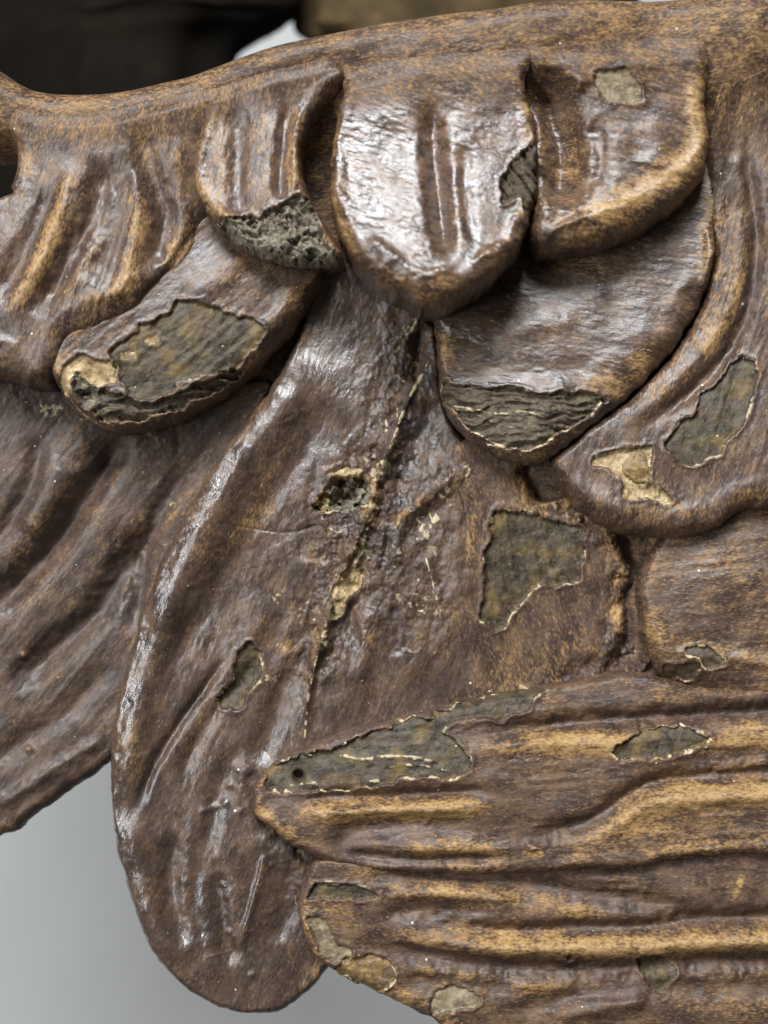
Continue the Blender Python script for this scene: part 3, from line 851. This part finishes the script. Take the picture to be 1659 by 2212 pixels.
carve('feather', 'rounded feather right of centre with a broken dark tip',
      [(948, 600), (946, 720), (950, 830), (962, 885), (1005, 942), (1065, 983), (1128, 1003), (1190, 990), (1252, 945), (1330, 882), (1410, 810), (1480, 722), (1530, 622), (1552, 520), (1548, 400), (1500, 330), (1160, 430), (1050, 560)],
      [(1000, 700, 84), (1180, 660, 96), (1150, 840, 120), (1010, 830, 106), (1440, 640, 112), (1400, 500, 98), (1520, 500, 104), (1300, 780, 120)],
      wing, edge=(12, 120, 60), lip=(2.5, 14), back=0, grain=0.15, tone=0.82, wear=0.28, seed=53, stria=0.35, gloss=0.7, rough=1.25,
      feats=[('g', [(1525, 480), (1530, 560), (1515, 630)], 9, -5), ('g', [(1060, 720), (1150, 700), (1260, 690)], 30, -4), ('g', [(1000, 790), (1150, 800), (1300, 790)], 22, 3)],
      ochre=[([(960, 700), (958, 760), (962, 815)], 10, 0.5), ([(1180, 555), (1260, 560), (1330, 590)], 26, 0.4), ([(1230, 830), (1330, 800), (1400, 740)], 16, 0.25)],
      chips=[('layer', zz(905.2, 658.4, .4543, [(110, 362), (150, 370), (200, 390), (290, 402), (380, 396), (460, 412), (580, 440), (680, 412), (820, 432), (900, 442), (760, 560), (650, 622), (520, 690), (380, 672), (250, 592), (150, 502), (106, 430)]), 5, {'rim': 1.0, 'amp': 7}, 'broken_tip')],
      cream=[([(975, 875), (1030, 885), (1080, 895), (1130, 890), (1180, 905)], 3.2, 0.9), ([(1035, 940), (1080, 962), (1135, 972), (1170, 960)], 2.8, 0.9), ([(1005, 880), (1060, 910), (1110, 925), (1160, 920)], 2.5, 0.7)])

carve('feather', 'feather under the left row with a large olive grey flaked tip',
      [(114, 800), (128, 845), (156, 885), (198, 917), (243, 937), (300, 930), (380, 905), (452, 868), (522, 820), (578, 768), (628, 712), (668, 650), (694, 598), (684, 530), (560, 470), (430, 400), (250, 580), (150, 700)],
      [(620, 560, 100), (500, 620, 116), (400, 740, 128), (200, 800, 136), (440, 500, 104), (560, 720, 112), (300, 850, 130), (660, 600, 92)],
      wing, edge=(14, 62, 62), lip=(2, 12), back=0, grain=2.4, tone=0.84, wear=0.30, seed=59, gloss=0.55,
      feats=[('g', [(640, 600), (600, 680), (540, 740)], 18, -4), ('g', [(520, 540), (480, 600), (400, 640)], 26, -5)],
      ochre=[([(600, 540), (520, 600), (440, 650)], 40, 0.2), ([(160, 880), (210, 915), (260, 925)], 8, 0.5)],
      chips=[('layer', [(168, 842), (214, 842), (290, 868), (330, 875), (384, 850), (440, 825), (500, 802), (520, 806), (450, 852), (370, 890), (290, 912), (240, 915), (200, 893)], 7, {'rim': 0.4, 'amp': 8}, 'broken_edge'),
             ('olive', zz(0, 246.9, .3472, [(1110, 1180), (1200, 1170), (1340, 1195), (1480, 1245), (1600, 1300), (1640, 1340), (1600, 1420), (1500, 1530), (1420, 1590), (1230, 1650), (1100, 1662), (1080, 1720), (940, 1790), (830, 1772), (790, 1690), (740, 1640), (720, 1560), (700, 1500), (760, 1430), (840, 1360), (900, 1290), (1040, 1250)]), 3.5, {'rim': 0.7}),
             ('cream', zz(0, 246.9, .3472, [(420, 1560), (520, 1510), (620, 1520), (720, 1545), (740, 1660), (700, 1700), (610, 1690), (540, 1640), (490, 1600), (450, 1680), (440, 1760), (400, 1690)]), 2.5, {'rim': 0.4}),
             ('wood', zz(0, 246.9, .3472, [(495, 1620), (560, 1670), (620, 1720), (620, 1800), (560, 1840), (500, 1760), (478, 1690)]), 6, {'rim': 0.2, 'amp': 4}),
             ('cream', zz(0, 246.9, .3472, [(905, 1405), (985, 1380), (990, 1410), (920, 1425)]), -1, {'rim': 0.2}), ('cream', zz(0, 246.9, .3472, [(725, 1530), (800, 1480), (845, 1490), (830, 1520), (740, 1550)]), -1, {'rim': 0.2})],
      cream=[([(140, 800), (150, 850), (180, 895), (225, 922)], 3, 0.7)])

# -- top row, springing from the leading edge
carve('feather', 'leftmost top feather with deep curved furrows',
      [(34, 235), (26, 335), (14, 392), (-12, 422), (-300, 500), (-300, 800), (0, 820), (60, 838), (108, 838), (126, 798), (160, 752), (243, 712), (312, 672), (380, 600), (420, 540), (438, 496), (480, 470), (525, 400), (525, 300), (520, 200), (300, 180)],
      [(200, 280, 124), (380, 240, 134), (200, 480, 146), (200, 640, 152), (0, 640, 150), (410, 400, 122), (425, 480, 112), (510, 400, 96), (60, 330, 116), (-50, 600, 146), (90, 700, 150), (330, 560, 138)],
      wing, edge=(16, 70, 66), lip=(4, 16), back=0, grain=1.85, tone=0.84, wear=0.30, seed=61, armw=100, gloss=0.6, blend=42,
      feats=[('g', [(308, 255), (312, 340), (338, 410), (350, 470), (338, 545), (320, 600)], 22, 15), ('g', [(208, 330), (212, 405), (194, 475), (165, 530), (130, 598), (75, 690)], 23, 17), ('g', [(240, 330), (250, 430), (235, 530), (205, 620)], 26, 10),
             ('g', [(120, 400), (80, 480), (40, 575), (-10, 655)], 20, 8), ('g', [(160, 340), (140, 430), (115, 510), (85, 590), (40, 660), (0, 695)], 18, -6),
             ('g', [(288, 330), (300, 420), (292, 520), (272, 600), (235, 665)], 15, -5), ('g', [(382, 290), (390, 390), (400, 470)], 16, -4), ('g', [(420, 485), (385, 545), (350, 600), (290, 660)], 8, 6)],
      ochre=[([(150, 380), (130, 440), (110, 510), (82, 590), (45, 645), (0, 690)], 20, 0.55), ([(310, 460), (298, 540), (272, 610), (235, 670)], 18, 0.35), ([(310, 280), (312, 360)], 14, 0.3), ([(60, 310), (80, 350), (70, 400)], 22, 0.4), ([(0, 715), (60, 730), (160, 715), (230, 680)], 12, 0.3), ([(380, 300), (392, 400)], 18, 0.25)],
      cream=[([(118, 432), (123, 437)], 6, 0.0)])

carve('feather', 'furrowed top feather with a crumbling grey broken tip',
      [(480, 120), (448, 220), (422, 300), (412, 375), (428, 430), (455, 476), (495, 513), (545, 546), (600, 564), (660, 570), (715, 568), (742, 554), (716, 500), (692, 462), (668, 420), (656, 370), (656, 310), (674, 258), (702, 215), (745, 150), (640, 100)],
      [(560, 180, 148), (560, 350, 164), (600, 530, 180), (430, 360, 148), (645, 330, 164), (650, 200, 150), (470, 220, 136), (720, 555, 166)],
      wing, edge=(13, 30, 52), lip=(7, 11), back=20, grain=1.7, tone=0.92, wear=0.30, seed=67, armw=100, gloss=0.8, blend=42, lump=1.3,
      feats=[('g', [(512, 205), (512, 330), (516, 430), (524, 480)], 19, 9), ('g', [(624, 215), (612, 310), (606, 400), (612, 450)], 13, 9), ('g', [(645, 240), (638, 330), (640, 430)], 13, -5)],
      ochre=[([(450, 215), (425, 300), (418, 380), (440, 450)], 12, 0.55), ([(622, 220), (610, 310), (606, 410)], 9, 0.45), ([(480, 300), (485, 420)], 16, 0.25)],
      chips=[('wood', [(458, 470), (516, 476), (561, 472), (578, 458), (620, 438), (651, 424), (672, 443), (693, 491), (700, 530), (737, 554), (715, 572), (644, 572), (578, 560), (533, 536), (488, 504)], 7, {'amp': 15, 'rim': 0.5}, 'broken_tip')])

carve('feather', 'hollowed top feather with one small pale chip',
      [(1128, 60), (1138, 170), (1150, 280), (1152, 380), (1145, 470), (1158, 536), (1200, 547), (1270, 540), (1340, 520), (1420, 480), (1490, 425), (1532, 365), (1545, 290), (1535, 215), (1530, 120), (1500, 60)],
      [(1330, 130, 166), (1400, 120, 166), (1250, 200, 168), (1380, 300, 176), (1300, 440, 192), (1490, 300, 168), (1190, 460, 186), (1500, 160, 158), (1160, 250, 164), (1420, 390, 182)],
      wing, edge=(26, 62, 76), lip=(7, 14), back=0, grain=0.2, tone=0.9, wear=0.34, seed=71, armw=165, gloss=0.75, blend=40,
      post=HOLLOW,
      feats=[('s', [(1260, 205), (1215, 165), (1145, 143)], 9, -20), ('g', [(1282, 250), (1298, 330), (1288, 410)], 17, 7), ('g', [(1400, 250), (1420, 320), (1390, 380)], 26, -3)],
      ochre=[([(1490, 130), (1510, 230), (1510, 290), (1480, 340), (1400, 400), (1310, 445), (1250, 470), (1200, 480)], 22, 1.1), ([(1210, 260), (1230, 330), (1215, 400)], 24, 0.4), ([(1180, 478), (1230, 482)], 8, 0.3)],
      chips=[('pale', zz(1069.8, 109.7, .3551, [(590, 150), (700, 112), (830, 132), (893, 190), (900, 312), (760, 300), (680, 290), (622, 230)]), 4, {'rim': 0.6})])

carve('feather', 'broad silvery top feather in the centre of the wing',
      [(770, 80), (735, 215), (712, 320), (711, 420), (734, 505), (784, 582), (846, 632), (905, 662), (960, 666), (1020, 642), (1076, 600), (1122, 545), (1152, 470), (1168, 380), (1168, 300), (1160, 240), (1140, 165), (1120, 80)],
      [(940, 140, 166), (940, 300, 186), (920, 560, 244), (730, 350, 184), (1145, 300, 178), (800, 190, 164), (1080, 190, 166), (760, 520, 226), (1080, 520, 224), (930, 430, 212)],
      wing, edge=(15, 62, 78), lip=(6, 13), back=20, grain=0.32, tone=1.0, wear=0.20, seed=73, armw=150, gloss=1.0, blend=44, rough=1.5, stria=0.15, lump=0.9,
      feats=[('g', [(936, 200), (938, 330), (950, 450), (962, 575)], 19, 19), ('g', [(1006, 300), (1004, 430), (1024, 540)], 14, 3.5), ('g', [(860, 250), (830, 380), (860, 500)], 34, 3)],
      ochre=[([(745, 195), (720, 300), (716, 410), (740, 500), (800, 585), (880, 628)], 8, 0.6), ([(1130, 190), (1155, 260), (1150, 300)], 14, 0.5), ([(880, 630), (960, 640), (1050, 590)], 20, 0.2), ([(800, 190), (940, 170), (1090, 190)], 40, 0.3)],
      chips=[('layer', [(1164, 268), (1150, 300), (1130, 330), (1100, 362), (1082, 400), (1092, 440), (1120, 430), (1135, 455), (1165, 440), (1176, 350), (1174, 290)], 5, {'amp': 9, 'rim': 0.6, 'slope': 6}, 'broken_edge')],
      cream=[([(930, 598), (945, 592)], 4, 0.7)])


# ------------------------------------------------------------------ dark carved figure behind the wing
def figure():
    root = bpy.data.objects.new('carved_figure', None)
    COL.objects.link(root)
    root.location = (-0.134, 0.14, ZC)
    root['label'] = 'almost black carved figure out of focus behind the top left of the wing'
    root['category'] = 'figure'
    md = plain_material('black brown wood', (0.006, 0.005, 0.004), (0.012, 0.009, 0.006), 0.9, 30, 0.6, 0.04)  # near-black brown base with very little specular
    mb = plain_material('olive brown gilded wood', (0.040, 0.026, 0.012), (0.11, 0.074, 0.034), 0.8, 40, 0.5, 0.1)

    def fold(name, mat, path, seed):
        """robe fold: rounded uneven column swept along a path of (x, z, half width, half depth, y)"""
        pl = spline(path, 10, False)
        n = 40
        th = np.linspace(0, 2 * np.pi, n, endpoint=False)
        vv = []
        for i, (x, z, hw, hd, y) in enumerate(pl):
            f = 1 + 0.10 * np.sin(th * 5 + seed + i * 0.05) + 0.06 * vnoise(th * 2.2, th * 0 + i * 0.21, seed)
            vv.append(np.stack([x + hw * f * np.cos(th), y + hd * f * np.sin(th), z + 0 * th], -1))
        vv = np.array(vv).reshape(-1, 3)
        qs = []
        for i in range(len(pl) - 1):
            for j in range(n):
                a, b = i * n + j, i * n + (j + 1) % n
                qs.append((a, b, b + n, a + n))
        me = bpy.data.meshes.new(name)
        me.from_pydata([tuple(v) for v in vv], [], qs + [tuple(range(n))[::-1], tuple(range((len(pl) - 1) * n, len(pl) * n))])
        for p in me.polygons:
            p.use_smooth = True
        me.materials.append(mat)
        o = bpy.data.objects.new(name, me)
        COL.objects.link(o)
        o.parent = root
        return o

    # coordinates relative to root (x, z, half width, half depth, y)
    fold('robe', md, [(-0.02, 0.02, 0.06, 0.03, 0), (-0.02, 0.10, 0.075, 0.035, 0), (-0.015, 0.16, 0.085, 0.04, 0), (-0.01, 0.22, 0.10, 0.04, 0), (0.0, 0.34, 0.10, 0.04, 0)], 3)
    fold('robe_fold', md, [(0.04, 0.09, 0.012, 0.012, -0.03), (0.045, 0.15, 0.026, 0.02, -0.025), (0.046, 0.176, 0.030, 0.022, -0.02), (0.052, 0.188, 0.042, 0.025, -0.02), (0.054, 0.197, 0.046, 0.025, -0.02), (0.05, 0.25, 0.05, 0.025, -0.01)], 8)
    fold('gilded_fold', mb, [(0.18, 0.120, 0.02, 0.012, -0.02), (0.174, 0.155, 0.05, 0.02, -0.02), (0.170, 0.180, 0.062, 0.025, -0.02), (0.166, 0.20, 0.064, 0.025, -0.02), (0.17, 0.30, 0.05, 0.03, -0.02)], 12)


figure()
